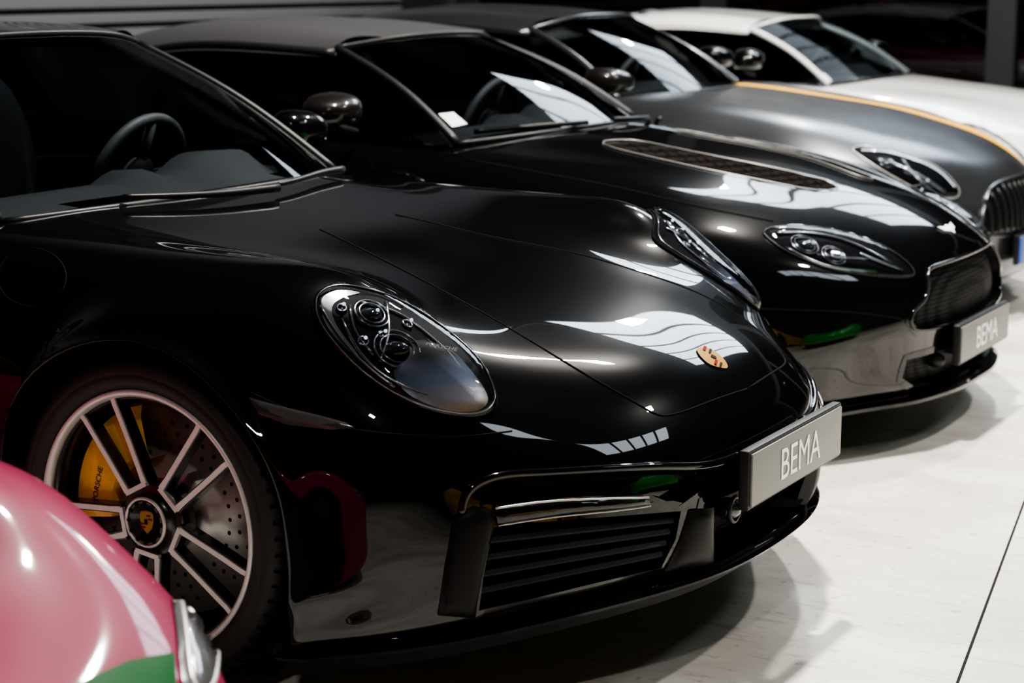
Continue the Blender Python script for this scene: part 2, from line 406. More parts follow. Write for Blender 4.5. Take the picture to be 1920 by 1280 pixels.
    car.build(MB().box((cx,c[1]+sg*.1095,cz+.001),(.007,.002,.010)),'hub_crest_centre',M['darktrim'],hub,smooth=False)
    d=car.build(MB().lathe([(.06,.03),(.10,.03),(.105,.01),(.215,.01),(.215,-.02),(.105,-.02)],c,sg,72),'brake_disc',M['steel'])
    mb=MB()
    for i in range(30):
        for j,rr in enumerate((.135,.16,.185)):
            a=2*PI*(i+j*.33)/30
            mb.lathe([(0,.0112),(.0045,.0112)],(cx+rr*math.cos(a),c[1],cz+rr*math.sin(a)),sg,8)
    car.build(mb,'disc_holes',M['darktrim'],d)
    a0,a1=(math.radians(102),math.radians(188))
    if sg>0: a0,a1=PI-a1,PI-a0
    cal=car.build(MB().lathe([(.120,-.03),(.120,.052),(.132,.064),(.205,.064),(.230,.054),(.238,.03),(.238,-.03),(.120,-.03)],c,sg,24,a0,a1),'brake_caliper',M['yellow'],smooth='auto')
    if sg<0:
        tv,tf=textmesh('PORSCHE',.078,.013); mid=math.radians(164); ex=Vector((math.sin(mid),0,-math.cos(mid))); er=Vector((math.cos(mid),0,math.sin(mid)))
        car.part('caliper_lettering',[Vector((cx,c[1]+sg*.0655,cz))+er*(.172+p[1])+ex*p[0] for p in tv],tf,M['darktrim'],cal,smooth=False)
    car.build(MB().lathe([(.40,-.22),(.40,.12)],c,sg,48,-.3,PI+.3).lathe([(0,-.2),(.40,-.2)],c,sg,48),'wheel_housing',M['darktrim'])
# ------------------------------------------------------------ body grids
P=[
[(-3.40,0,.25),(-3.40,-.2,.25),(-3.39,-.4,.25),(-3.36,-.55,.25),(-3.30,-.68,.25),(-3.2,-.80,.25),(-3.08,-.88,.22),(-2.95,-.92,.2),(-2.85,-.92,.18)],
[(-3.50,0,.55),(-3.49,-.22,.55),(-3.47,-.45,.55),(-3.42,-.62,.55),(-3.34,-.75,.54),(-3.2,-.87,.52),(-3.0,-.94,.47),(-2.8,-.96,.35),(-2.65,-.93,.18)],
[(-3.30,0,.84),(-3.30,-.25,.83),(-3.28,-.48,.82),(-3.22,-.65,.79),(-3.12,-.78,.75),(-2.98,-.88,.68),(-2.8,-.945,.55),(-2.6,-.96,.36),(-2.45,-.93,.17)],
[(-2.55,0,1.0),(-2.55,-.27,.99),(-2.55,-.5,.97),(-2.5,-.68,.92),(-2.48,-.80,.86),(-2.45,-.90,.74),(-2.4,-.95,.56),(-2.3,-.96,.36),(-2.2,-.92,.17)],
[(-1.7,0,.93),(-1.7,-.27,.93),(-1.7,-.5,.925),(-1.7,-.70,.91),(-1.7,-.79,.86),(-1.7,-.86,.74),(-1.7,-.895,.56),(-1.7,-.90,.36),(-1.7,-.87,.16)],
[(-1.05,0,.925),(-1.05,-.27,.925),(-1.05,-.5,.92),(-1.05,-.69,.905),(-1.05,-.79,.85),(-1.05,-.865,.72),(-1.05,-.90,.55),(-1.05,-.905,.36),(-1.05,-.87,.16)],
[(-.50,0,.905),(-.51,-.25,.905),(-.55,-.46,.90),(-.6,-.62,.885),(-.6,-.74,.86),(-.6,-.84,.76),(-.60,-.90,.57),(-.60,-.91,.36),(-.60,-.87,.16)],
[(-.25,0,.870),(-.25,-.22,.869),(-.26,-.42,.868),(-.28,-.58,.866),(-.3,-.72,.857),(-.32,-.84,.77),(-.36,-.91,.6),(-.38,-.925,.4),(-.40,-.90,.16)],
[(-.05,0,.838),(-.05,-.22,.837),(-.06,-.42,.840),(-.08,-.57,.851),(-.1,-.70,.856),(-.13,-.83,.80),(-.2,-.905,.71),(-.28,-.93,.62),(-.325,-.925,.53)],
[(.12,0,.801),(.12,-.22,.801),(.115,-.42,.811),(.115,-.56,.836),(.11,-.68,.855),(.05,-.83,.806),(-.02,-.91,.755),(-.04,-.935,.73),(-.05,-.93,.716)],
[(.32,0,.759),(.32,-.21,.760),(.32,-.41,.770),(.325,-.55,.801),(.325,-.655,.834),(.265,-.82,.783),(.20,-.90,.71),(.185,-.933,.685),(.176,-.93,.676)],
[(.52,0,.713),(.52,-.21,.712),(.510,-.40,.713),(.495,-.555,.727),(.48,-.67,.732),(.445,-.81,.686),(.37,-.895,.61),(.33,-.932,.57),(.311,-.93,.555)],
[(.70,0,.663),(.70,-.2,.661),(.68,-.37,.654),(.655,-.52,.643),(.63,-.65,.627),(.58,-.79,.588),(.48,-.89,.52),(.41,-.93,.475),(.363,-.932,.44)],
[(.83,0,.611),(.825,-.19,.609),(.80,-.35,.597),(.765,-.49,.575),(.71,-.64,.552),(.64,-.775,.517),(.52,-.885,.45),(.43,-.93,.40),(.373,-.932,.37)],
[(.915,0,.547),(.905,-.19,.545),(.88,-.34,.534),(.835,-.49,.513),(.762,-.635,.487),(.66,-.775,.452),(.53,-.885,.38),(.44,-.93,.33),(.377,-.932,.30)],
[(.972,0,.475),(.962,-.19,.472),(.93,-.35,.462),(.875,-.50,.442),(.785,-.645,.415),(.67,-.78,.37),(.53,-.89,.31),(.44,-.935,.27),(.378,-.935,.25)],
[(.985,0,.37),(.975,-.19,.37),(.94,-.35,.36),(.875,-.50,.345),(.785,-.65,.32),(.67,-.785,.285),(.53,-.89,.25),(.44,-.93,.22),(.378,-.93,.205)],
[(.955,0,.225),(.945,-.19,.225),(.91,-.35,.225),(.845,-.5,.22),(.755,-.65,.21),(.645,-.785,.195),(.52,-.885,.18),(.43,-.92,.165),(.37,-.92,.155)],
]
A=[[(x-.08,y,z*.98) for x,y,z in r] for r in P[:3]]+[
[(-2.65,0,.93),(-2.65,-.27,.925),(-2.65,-.5,.91),(-2.6,-.68,.88),(-2.58,-.79,.84),(-2.55,-.89,.74),(-2.5,-.93,.56),(-2.4,-.94,.36),(-2.3,-.90,.17)],
[(-1.9,0,.91),(-1.9,-.27,.91),(-1.9,-.5,.905),(-1.9,-.70,.885),(-1.9,-.79,.84),(-1.9,-.86,.73),(-1.9,-.895,.56),(-1.9,-.90,.36),(-1.9,-.87,.16)],
[(-1.25,0,.91),(-1.25,-.27,.91),(-1.25,-.5,.905),(-1.25,-.69,.89),(-1.25,-.79,.84),(-1.25,-.86,.72),(-1.25,-.90,.55),(-1.25,-.905,.36),(-1.25,-.87,.16)],
[(-.66,0,.905),(-.67,-.25,.905),(-.72,-.45,.895),(-.78,-.62,.88),(-.8,-.74,.85),(-.8,-.84,.75),(-.8,-.90,.57),(-.8,-.905,.36),(-.8,-.87,.16)],
[(-.40,0,.885),(-.40,-.22,.880),(-.41,-.42,.862),(-.42,-.58,.85),(-.42,-.72,.83),(-.43,-.84,.76),(-.44,-.91,.6),(-.44,-.92,.4),(-.44,-.89,.16)],
[(-.15,0,.855),(-.15,-.22,.85),(-.16,-.42,.828),(-.17,-.56,.82),(-.18,-.70,.80),(-.2,-.83,.745),(-.27,-.905,.68),(-.33,-.93,.6),(-.375,-.925,.53)],
[(.08,0,.825),(.08,-.22,.815),(.07,-.41,.793),(.06,-.55,.78),(.04,-.69,.765),(.0,-.82,.735),(-.06,-.90,.715),(-.08,-.93,.71),(-.1,-.925,.70)],
[(.28,0,.78),(.28,-.21,.768),(.27,-.39,.745),(.26,-.53,.73),(.24,-.67,.71),(.2,-.80,.69),(.16,-.885,.67),(.14,-.92,.66),(.125,-.92,.655)],
[(.46,0,.725),(.46,-.2,.712),(.45,-.37,.69),(.43,-.51,.668),(.40,-.65,.645),(.36,-.78,.62),(.30,-.87,.58),(.27,-.91,.55),(.26,-.915,.54)],
[(.60,0,.665),(.60,-.19,.652),(.585,-.35,.63),(.56,-.49,.605),(.52,-.62,.58),(.46,-.75,.55),(.38,-.86,.49),(.33,-.905,.45),(.31,-.91,.43)],
[(.70,0,.60),(.695,-.18,.59),(.68,-.33,.57),(.645,-.46,.545),(.60,-.59,.515),(.52,-.73,.475),(.42,-.85,.42),(.35,-.90,.38),(.32,-.91,.36)],
[(.755,0,.52),(.75,-.18,.515),(.735,-.32,.50),(.70,-.45,.475),(.64,-.58,.445),(.55,-.73,.405),(.43,-.85,.35),(.355,-.90,.31),(.32,-.91,.29)],
[(.775,0,.42),(.77,-.18,.42),(.75,-.32,.41),(.715,-.45,.395),(.65,-.58,.37),(.555,-.73,.335),(.43,-.85,.28),(.355,-.90,.25),(.32,-.905,.24)],
[(.765,0,.30),(.76,-.18,.30),(.74,-.32,.30),(.70,-.45,.29),(.635,-.58,.275),(.54,-.73,.25),(.42,-.85,.22),(.35,-.895,.2),(.315,-.90,.19)],
[(.74,0,.16),(.735,-.18,.16),(.71,-.32,.16),(.67,-.45,.16),(.6,-.58,.16),(.51,-.72,.155),(.40,-.84,.15),(.34,-.88,.15),(.31,-.89,.15)],
]
def remap(rows,xs,zf=1.,yf=1.,lift=None):
    a=[q[0] for q in xs]; b=[q[1] for q in xs]; out=[]
    for i,r in enumerate(rows):
        rr=[]
        for j,(x,y,z) in enumerate(r):
            X=float(np.interp(x,a,b)) if a[0]<=x<=a[-1] else (x+b[0]-a[0] if x<a[0] else x+b[-1]-a[-1])
            rr.append((X,y*yf,z*zf+(lift[j]*(1 if 7<=i<=11 else .5 if i in (6,12) else 0) if lift else 0)))
        out.append(rr)
    return out
def underbody(car,x0,x1):
    car.build(MB().box(((x0+x1)/2,0,.19),(x1-x0,1.2,.05)),'underbody',M['darktrim'],smooth=False)
def interior(car,xb,zb,seats=True,wheel_y=.37,W=.66):
    car.build(MB().box((xb-1.05,0,.45),(1.9,W*2+.06,.06)).box((xb-.12,0,.62),(.05,W*2,.36)),'cabin_trim',M['darktrim'],smooth=False)
    rows=[]
    for dx,dz in ((-.06,-.035),(-.16,-.012),(-.30,.008),(-.40,.0),(-.44,-.035),(-.45,-.12),(-.42,-.25)):
        r=[]
        for i in range(33):
            y=-W+2*W*i/32
            g=math.exp(-((y-wheel_y)/.17)**4)*(.055 if dx<-.2 else .01)
            g+=math.exp(-(y/.05)**4)*(.03 if -.42<dx<-.2 else 0)
            r.append((xb+dx-.20*(abs(y)/W)**2*(1 if dx>-.3 else .4),y,zb+dz+g-.02*(abs(y)/W)**2))
        rows.append(r)
    G=np.array(rows); v,f=gridmesh(G); d=car.part('dashboard',v,f,M['dash'],out=True)
    c=Vector((xb-.64,wheel_y,zb-.03)); R=Matrix.Rotation(math.radians(-68),3,'Y')
    ring=[c+R@Vector((.175*math.cos(a),.175*math.sin(a),0)) for a in np.linspace(0,2*PI,40,endpoint=False)]
    mb=MB().tube(ring,.016,10,True)
    for a in (0,PI*1.5,PI*.5):
        mb.tube([c,c+R@Vector((.17*math.cos(a+PI/2),.17*math.sin(a+PI/2),0))],.014,8)
    mb.ball(c,(.06,.06,.03),R)
    car.build(mb,'steering_wheel',M['leather'])
    if seats:
        for sy in (-.37,.37):
            R=Matrix.Rotation(math.radians(-14),3,'Y')
            st=car.build(MB().ball((xb-1.28,sy,.80),(.09,.25,.36),R,e=.6).ball((xb-1.37,sy,1.13),(.06,.13,.10),R,e=.7),'seat',M['leather'])
            car.build(MB().ball((xb-1.0,sy,.56),(.28,.25,.08),e=.6),'seat_cushion',M['leather'],st)
def canopy(car,base,top,roof,belt,m,sidem,glass='glass',roofname='roof',pillar=None,pr=.011):
    mid=[tuple((np.array(b)+np.array(t))/2+np.array((.018,0,.022))) for b,t in zip(base,top)]
    ws,wb=car.patch('windscreen',[base,mid,top],M[glass],sub=8); car.ws=wb
    rf,_=car.patch(roofname,[[tuple(np.array(p)+np.array((-.0,0,.004))) for p in top]+[tuple(np.array(top[2])+np.array((0,-.03,-.03)))]]+[r+[tuple(np.array(r[2])+np.array((0,-.035,-.035)))] for r in roof],m,sub=8)
    tops=[base[2],mid[2],top[2]]+[r[2] for r in roof]
    rows=[]
    for i,b in enumerate(belt):
        t=np.array(tops[i]); t=t+np.array((0,-.012,-.012)); bb=np.array(b); mm=(t+bb)/2+np.array((0,-.02,.0))
        rows.append([tuple(t),tuple(mm),tuple(bb)])
    for sg in (1,-1):
        rr=[[(p[0],p[1]*sg,p[2]) for p in r] for r in rows]
        car.patch('side_window',rr,M[sidem],mirror=False,sub=6)
        cur=cat_open([(p[0],p[1]*sg,p[2]) for p in [base[2],mid[2],top[2]]],8)
        car.build(MB().tube(cur,pr,10),'windscreen_pillar',pillar or m)
        cur=cat_open([(p[0],(p[1]-.014)*sg,p[2]-.02) for p in [top[2]]+[r[2] for r in roof]],8)
        car.build(MB().tube(cur,.018,10),'roof_rail',pillar or m)
    b=cat_open([(p[0],p[1],p[2]) for p in base]+[],6); full=[(p[0],-p[1],p[2]) for p in b[::-1]]+b[1:]
    car.build(MB().tube(full,.010,8),'windscreen_seal',M['trim'])
    t=cat_open([(p[0],p[1],p[2]+.002) for p in top],6); full=[(p[0],-p[1],p[2]) for p in t[::-1]]+t[1:]
    car.build(MB().tube(full,.009,8),'roof_header',pillar or m)
def mirrorpod(car,c,r,m,glass=True):
    for sg in (-1,1):
        R=Matrix.Rotation(sg*math.radians(-8),3,'Z')
        mb=MB(); nu,nv=28,16; v=[];f=[]
        for i in range(nv+1):
            th=PI*i/nv
            for j in range(nu):
                a=2*PI*j/nu; q=Vector((math.sin(th)*math.cos(a),math.sin(th)*math.sin(a),math.cos(th)))
                # flat rear face, flat belly, outer end drawn down to a taper
                x=max(q.x,-.35)*r[0]*1.25; y=math.copysign(abs(q.y)**.75,q.y)*r[1]
                z=math.copysign(abs(q.z)**.75,q.z)*r[2]; z=max(z,-.72*r[2])*(1-.22*q.y*sg)
                v.append(R@Vector((x,y,z))+Vector((c[0],sg*c[1],c[2])))
        for i in range(nv):
            for j in range(nu): f.append((i*nu+j,(i+1)*nu+j,(i+1)*nu+(j+1)%nu,i*nu+(j+1)%nu))
        o=car.build(mb.add(v,f),'door_mirror',m)
        car.build(MB().tube([(c[0]-.02,sg*c[1],c[2]-r[2]*.6),(c[0]-.03,sg*(c[1]-.10),c[2]-r[2]*1.05),(c[0]-.03,sg*(c[1]-.20),c[2]-r[2]*1.4)],.013,8),'mirror_stalk',M['darktrim'],o)
WP=[(.0,.07),(.05,.09),(.2,.085),(.24,.10),(.26,.11),(.30,.12),(.33,.11),(.34,.08),(.34,-.08),(.3,-.1)]
def plainwheels(car,x,y,z=.34):
    for sg in (-1,1): car.build(MB().lathe(WP,(x,sg*y,z),sg,48),'wheel',M['rubber'])
def projector(car,x,y,r,pars,led=True,ry=.5,ring2=False):
    p,n=car.cast(x,y)
    for par,sg in zip(pars,(1,-1)):
        pc=Vector((p[0],p[1]*sg,p[2])); nn=Vector((n[0],n[1]*sg,n[2])); u1=nn.orthogonal().normalized(); u2=nn.cross(u1).normalized()
        car.build(MB().ball(pc,(r*.8,r*.8,r*ry)),'projector_lens',M['led'],par)
        ring=lambda q,h: [pc+nn*h+(u1*math.cos(t)+u2*math.sin(t))*q for t in np.linspace(0,2*PI,28,endpoint=False)]
        car.build(MB().tube(ring(r,.005),.0022,6,True),'projector_ring',M['inner'],par)
        if ring2: car.build(MB().tube(ring(r*1.35,.004),.0024,6,True),'projector_ring',M['inner'],par)
        if led: car.build(MB().ball(pc+nn*.016+u1*r*.3,(.0035,.0035,.0035),nu=10,nv=8),'daylight_led',M['ledlight'],par)
# ============================================================ CAR 1: glossy black coupe
c1=Car('sports_car','glossy black coupe nearest the middle, with round headlights and a yellow brake caliper',0.)
c1.shell(P,M['black'],lambda c: -2.45<c[0]<-.52-.1*min(1,(abs(c[1])/.6)**2) and abs(c[1])<.665,res=9)
underbody(c1,-3.1,.75)
for sg in (-1,1): wheel(c1,sg,0,sg*.79,.345)
CAN1=([(-.46,0,.90),(-.49,-.36,.897),(-.61,-.645,.882)],[(-1.09,0,1.272),(-1.12,-.3,1.262),(-1.22,-.53,1.232)],
 [[(-1.6,0,1.302),(-1.6,-.3,1.29),(-1.62,-.55,1.25)],[(-2.1,0,1.255),(-2.1,-.3,1.243),(-2.1,-.55,1.19)],[(-2.6,0,1.11),(-2.6,-.3,1.10),(-2.6,-.54,1.05)],[(-3.0,0,.93),(-3.0,-.3,.92),(-2.95,-.52,.89)]],
 [(-.66,-.69,.885),(-.92,-.71,.893),(-1.25,-.72,.898),(-1.6,-.73,.90),(-2.1,-.73,.91),(-2.5,-.72,.93)])
canopy(c1,*CAN1,M['black'],'darkglass',glass='glass1',pillar=M['trim'])
interior(c1,-.46,.90)
mirrorpod(c1,(-.98,.97,.955),(.06,.10,.068),M['mirror'])
# headlights
hl=[(587,572),(596,549),(628,536),(676,541),(728,557),(788,588),(852,634),(902,683),(926,732),(928,762),(906,780),(864,783),(800,770),(736,742),(672,697),(622,645),(594,604)]
a,b=c1.decal('headlight',hl,M['bowl'],.002,0)
c1.decal('reflector_glint',[(738,694),(775,640),(840,655),(890,706),(914,748),(896,770),(850,772),(800,758),(758,734)],M['glint'],.003,.006,a,b,step=8)  # reflector area with the lower glint painted into its colour
c1.decal('headlight_inner_rim',[(602,570),(612,554),(640,546),(674,551),(644,559),(622,578),(632,614),(672,668),(648,655),(610,608)],M['strip'],.0035,0,a,b,step=8)
projector(c1,743,656,.034,(a,b),ry=.5,ring2=True); projector(c1,696,590,.026,(a,b),ry=.5,ring2=True)
for x,y,r in ((762,610,.010),(680,642,.010),(640,580,.009),(716,630,.008)): projector(c1,x,y,r,(a,b),ry=.5)
for pts in ([(668,568),(740,588),(806,634),(860,690),(880,735)],[(640,600),(680,670),(740,718),(820,748),(880,752)],[(722,568),(728,620),(712,680)],[(800,640),(836,690),(846,740)],[(655,575),(664,620),(700,668)],[(600,576),(628,622),(690,690),(740,728)]):
    c1.line('headlight_internals',pts,M['inner'],.0032,.004,parent=a,mparent=b,seg=4)
c1.decal('headlight_lens',hl,M['lens'],.006,.030,a,b,step=10)
c1.line('headlight_seal',hl,M['gap'],.0032,.002,closed=True,parent=a,mparent=b,seg=4)
c1.line('headlight_edge',[(x+(760-x)*.03,y+(650-y)*.035) for x,y in hl],M['inner'],.0016,.008,closed=True,parent=a,mparent=b,seg=4)
c1.textdecal('headlight_lettering','PORSCHE',(824,658),(58,12),(3,-6),M['faint'],.012,a)
# panel gaps
c1.line('bonnet_gap',[(1400,729),(1330,753),(1265,776),(1243,779),(1205,763),(1090,697),(960,618),(820,540),(700,478),(600,430)],M['gap'],.0022)
c1.line('bumper_gap',[(468,735),(560,775),(660,804),(760,815),(860,818),(960,808)],M['gap'],.002)
c1.line('fuel_flap_gap',[(60+64*math.cos(t),520+54*math.sin(t)) for t in np.linspace(0,2*PI,14,endpoint=False)],M['gap'],.0018,closed=True,mirror=False)
a,b=c1.decal('side_marker_lamp',[(466,745),(520,760),(600,779),(650,793),(666,803),(620,806),(540,797),(486,778)],M['marker'],.004,.004,step=8,smooth=False)
c1.decal('marker_reflector',[(500,762),(540,771),(600,784),(640,795),(600,797),(545,789),(510,776)],M['strip'],.0085,0,a,b,step=8,smooth=False)
# lower bumper: real openings
SI=[(925,985),(1000,979),(1100,971),(1275,957),(1265,1010),(1238,1063),(1100,1095),(1000,1120),(897,1143),(906,1080)]
a,b,d=c1.recess('side_intake',SI,.075,20,'darktrim')
for par,sg in ((a,1),(b,-1)):
    mb=MB()
    for k in range(1,5):
        t=k/5; L=(925+(897-925)*t,985+(1143-985)*t); Rr=(1272+(1238-1272)*t,957+(1063-957)*t)
        pp=[p+d*.008 for p in c1.path([(L[0]+(Rr[0]-L[0])*q/6,L[1]+(Rr[1]-L[1])*q/6) for q in range(7)],0,seg=3)]
        v=[];f=[]
        for i,p in enumerate(pp):
            for o,u in ((.0,.007),(.006,.001),(.0,-.005),(-.035,-.003),(-.035,.007)): v.append(p-d*o+Vector((0,0,u)) if o>=0 else p-d*o+Vector((0,0,u)))
        for i in range(len(pp)-1):
            for j in range(5): f.append((i*5+j,i*5+(j+1)%5,(i+1)*5+(j+1)%5,(i+1)*5+j))
        mb.add([(p[0],p[1]*sg,p[2]) for p in v],f)
    c1.build(mb,'intake_slats',M['slat'],par,smooth='auto')
RC=[(912,944),(930,912),(1000,900),(1150,894),(1300,888),(1330,906),(1272,948),(1215,926),(1080,931),(926,947)]
a,b,d=c1.recess('upper_recess',RC,.035,10,'black',step=10)
a,b=c1.decal('light_strip',[(925,952),(1000,942),(1080,936),(1208,930),(1216,944),(1150,953),(1060,963),(932,982)],M['black'],.008,.008,step=8,smooth=False)
c1.line('light_strip_edge',[(925,952),(1000,942),(1080,936),(1208,930)],M['steel'],.0022,.014,parent=a,mparent=b)
c1.line('light_strip_lower_edge',[(932,984),(1060,965),(1150,955),(1214,946)],M['steel'],.0016,.010,parent=a,mparent=b)
c1.line('bumper_ridge',[(866,962),(876,925),(912,899),(990,887),(1120,880),(1250,874),(1340,868),(1385,852)],M['black'],.009,.001)
c1.decal('intake_side_fin',[(850,968),(888,948),(924,956),(922,990),(903,1080),(890,1157),(820,1152),(834,1060)],M['greytrim'],.004,.012,smooth=False,step=9)
c1.decal('intake_inner_fin',[(1290,955),(1335,950),(1338,1068),(1300,1062),(1244,1068),(1272,1012)],M['greytrim'],.005,.012,smooth=False,step=9)
a,_,d=c1.recess('centre_intake',[(-.31,.375),(0,.378),(.31,.375),(.325,.30),(.28,.248),(0,.246),(-.28,.248),(-.325,.30)],.06,.018,'mesh',mirror=False,front=True,step=.02)
p,n=c1.cast(-.19,.335,front=True); p=p+Vector((-.02,0,0)); c1.build(MB().ball(p,(.03,.024,.024)).tube([p,p+Vector((-.05,0,0))],.02,16),'parking_sensor',M['led'],a)
c1.build(MB().tube([p+Vector((.016,.026*math.cos(t),.026*math.sin(t))) for t in np.linspace(0,2*PI,24,endpoint=False)],.005,6,True),'sensor_ring',M['trim'],a)
lip=[p for p in c1.lip if p[0]>.36 and abs(p[1])<.93]
c1.build(MB().sweep(lip,[(-.03,.020),(.0,.016),(.030,.003),(.040,-.006),(.034,-.014),(.0,-.02),(-.04,-.02)]),'front_splitter',M['black'],smooth='auto')
c1.build(MB().sweep(lip,[(-.03,-.02),(-.002,-.02),(-.03,-.06),(-.10,-.065)]),'lower_valance',M['trim'],smooth='auto')
# crest on the bonnet
cr,_=c1.decal('bonnet_crest',[(1306,656),(1318,652),(1339,660),(1357,676),(1363,690),(1351,691),(1329,684),(1312,669)],M['gold'],.003,.002,mirror=False,step=6)
def cp(a_,b_): return (1313+46*a_+3.5*b_,661+24*a_-9.5*b_)
for (a0,a1,b0,b1,mm) in ((.03,.14,.25,1.05,'red'),(.26,.35,.25,1.05,'darktrim'),(.58,.68,-1.05,-.25,'red'),(.78,.87,-.9,-.25,'darktrim')):
    c1.decal('crest_band',[cp(a0,b0),cp(a1,b0),cp(a1,b1),cp(a0,b1)],M[mm],.0064,mirror=False,step=5,smooth=False,parent=cr)
c1.decal('crest_centre',[cp(.38,-.22),cp(.38,.22),cp(.55,.22),cp(.62,0),cp(.55,-.22)],M['darktrim'],.0068,mirror=False,step=5,smooth=False,parent=cr)
c1.plate((1.033,-.004,.42),.508,.110)
# wipers
for pts in ([(640,333),(600,340),(560,352),(520,362)],[(520,368),(430,378),(330,384),(230,386)]):
    pp=c1.path(pts,.022); c1.build(MB().tube(pp,lambda t:.011-.005*t,8),'wiper_arm',M['trim'])
# ============================================================ CAR 2: black roadster
c2=Car('roadster','glossy black roadster with a grey fabric roof, behind the nearest black coupe',2.2)
c2.shell(A,M['black2'],lambda c: -2.3<c[0]<-.70-.1*min(1,(abs(c[1])/.6)**2) and abs(c[1])<.66,res=8)
underbody(c2,-3.1,.6); plainwheels(c2,-.05,.78)
canopy(c2,[(-.62,0,.905),(-.65,-.35,.90),(-.77,-.65,.885)],[(-1.22,0,1.215),(-1.25,-.3,1.205),(-1.34,-.51,1.178)],
 [[(-1.6,0,1.258),(-1.6,-.3,1.25),(-1.62,-.55,1.195)],[(-2.0,0,1.268),(-2.0,-.3,1.258),(-2.0,-.56,1.19)],[(-2.45,0,1.20),(-2.45,-.3,1.19),(-2.4,-.56,1.10)],[(-2.9,0,.98),(-2.9,-.3,.97),(-2.85,-.54,.92)]],
 [(-.84,-.70,.885),(-1.08,-.72,.888),(-1.38,-.73,.89),(-1.65,-.74,.89),(-2.0,-.74,.89),(-2.35,-.73,.90)],M['fabric'],'darkglass',roofname='soft_top',pillar=M['trim'],pr=.014)
interior(c2,-.62,.90)
mirrorpod(c2,(-1.06,.965,1.0),(.085,.11,.058),M['carbon'])
hl=[(1432,436),(1455,427),(1510,426),(1570,435),(1640,456),(1690,485),(1713,512),(1695,520),(1630,517),(1550,503),(1480,475),(1445,452)]
a,b=c2.decal('headlight',hl,M['bowl'],.002,step=12)
for x,y,r in ((1508,460,.032),(1562,480,.028)): projector(c2,x,y,r,(a,b),ring2=True)
for pts in ([(1455,440),(1520,440),(1600,460),(1670,495)],[(1470,466),(1540,498),(1640,512)],[(1610,478),(1640,490),(1690,508)]):
    c2.line('headlight_internals',pts,M['inner'],.005,.006,parent=a,mparent=b,seg=4)
c2.decal('headlight_lens',hl,M['lens'],.006,.025,a,b,step=8)
c2.line('headlight_seal',hl,M['trim'],.0035,.003,closed=True,parent=a,mparent=b,seg=4)
gy=[(-.31,.545),(-.16,.551),(0,.553),(.16,.551),(.31,.545),(.355,.515),(.40,.465),(.455,.435),(.47,.405),(.43,.375),(.22,.365),(0,.362),(-.22,.365),(-.43,.375),(-.47,.405),(-.455,.435),(-.40,.465),(-.355,.515)]
a,_,d=c2.recess('grille',gy,.03,.022,'mesh',mirror=False,front=True,step=.025)
c2.build(MB().tube(c2.path(gy,.003,True,front=True,seg=4),.006,8,True),'grille_frame',M['black2'],a)
a,_,d=c2.recess('lower_intake',[(-.46,.285),(0,.30),(.46,.285),(.47,.23),(.40,.19),(0,.185),(-.40,.19),(-.47,.23)],.04,.02,'mesh',mirror=False,front=True,step=.025)
for sy in (-.27,.27):
    p,n=c2.cast(sy,.255,front=True); c2.build(MB().ball(p+Vector((-.02,0,0)),(.03,.024,.024)),'parking_sensor',M['trim'],a)
c2.plate((.80,0,.305),.52,.112)
lip=[p for p in c2.lip if p[0]>.3]
c2.build(MB().sweep(lip,[(-.03,.012),(.03,.006),(.045,-.002),(.045,-.012),(.01,-.018),(-.04,-.02)]),'front_splitter',M['black2'],smooth='auto')
vt=[(1130,272),(1185,264),(1300,286),(1450,316),(1545,338),(1572,352),(1530,358),(1420,338),(1260,305)]
a,b=c2.decal('bonnet_vent',vt,M['vent'],.003,step=12,smooth=False)
c2.line('vent_edge',vt,M['steel'],.0013,.004,closed=True,parent=a,mparent=b,seg=3)
for par,sg in ((a,1),(b,-1)):
    mb=MB()
    for k in range(1,14):
        x=1150+395*k/14; y0=268+(x-1185)*.195
        q=c2.path([(x,y0+3),(x+14,y0+10),(x+24,y0+18)],.004,smooth=False); mb.tube([(p[0],p[1]*sg,p[2]) for p in q],.002,5)
    c2.build(mb,'vent_louvres',M['gap'],par)
c2.line('bonnet_gap',[(880,300),(1000,322),(1150,350),(1300,385),(1450,415)],M['gap'],.003)
c2.line('bumper_gap',[(1395,578),(1500,582),(1620,588),(1690,598)],M['gap'],.003)
c2.decal('winged_badge',[(.648,-.068),(.668,-.05),(.676,-.014),(.686,0),(.676,.014),(.668,.05),(.648,.068),(.657,.022),(.652,0),(.657,-.022)],M['letter'],.006,.002,mirror=False,step=.01,smooth=False,front='top')
c2.decal('windscreen_sticker',[(822,214),(850,211),(876,233),(848,239)],M['paper'],.002,mirror=False,step=8,smooth=False,bvh=c2.ws)
for pts in ([(1240,228),(1200,232),(1150,234)],[(1100,240),(1000,248),(890,258)]):
    c2.build(MB().tube(c2.path(pts,.02),.009,8),'wiper_arm',M['trim'])
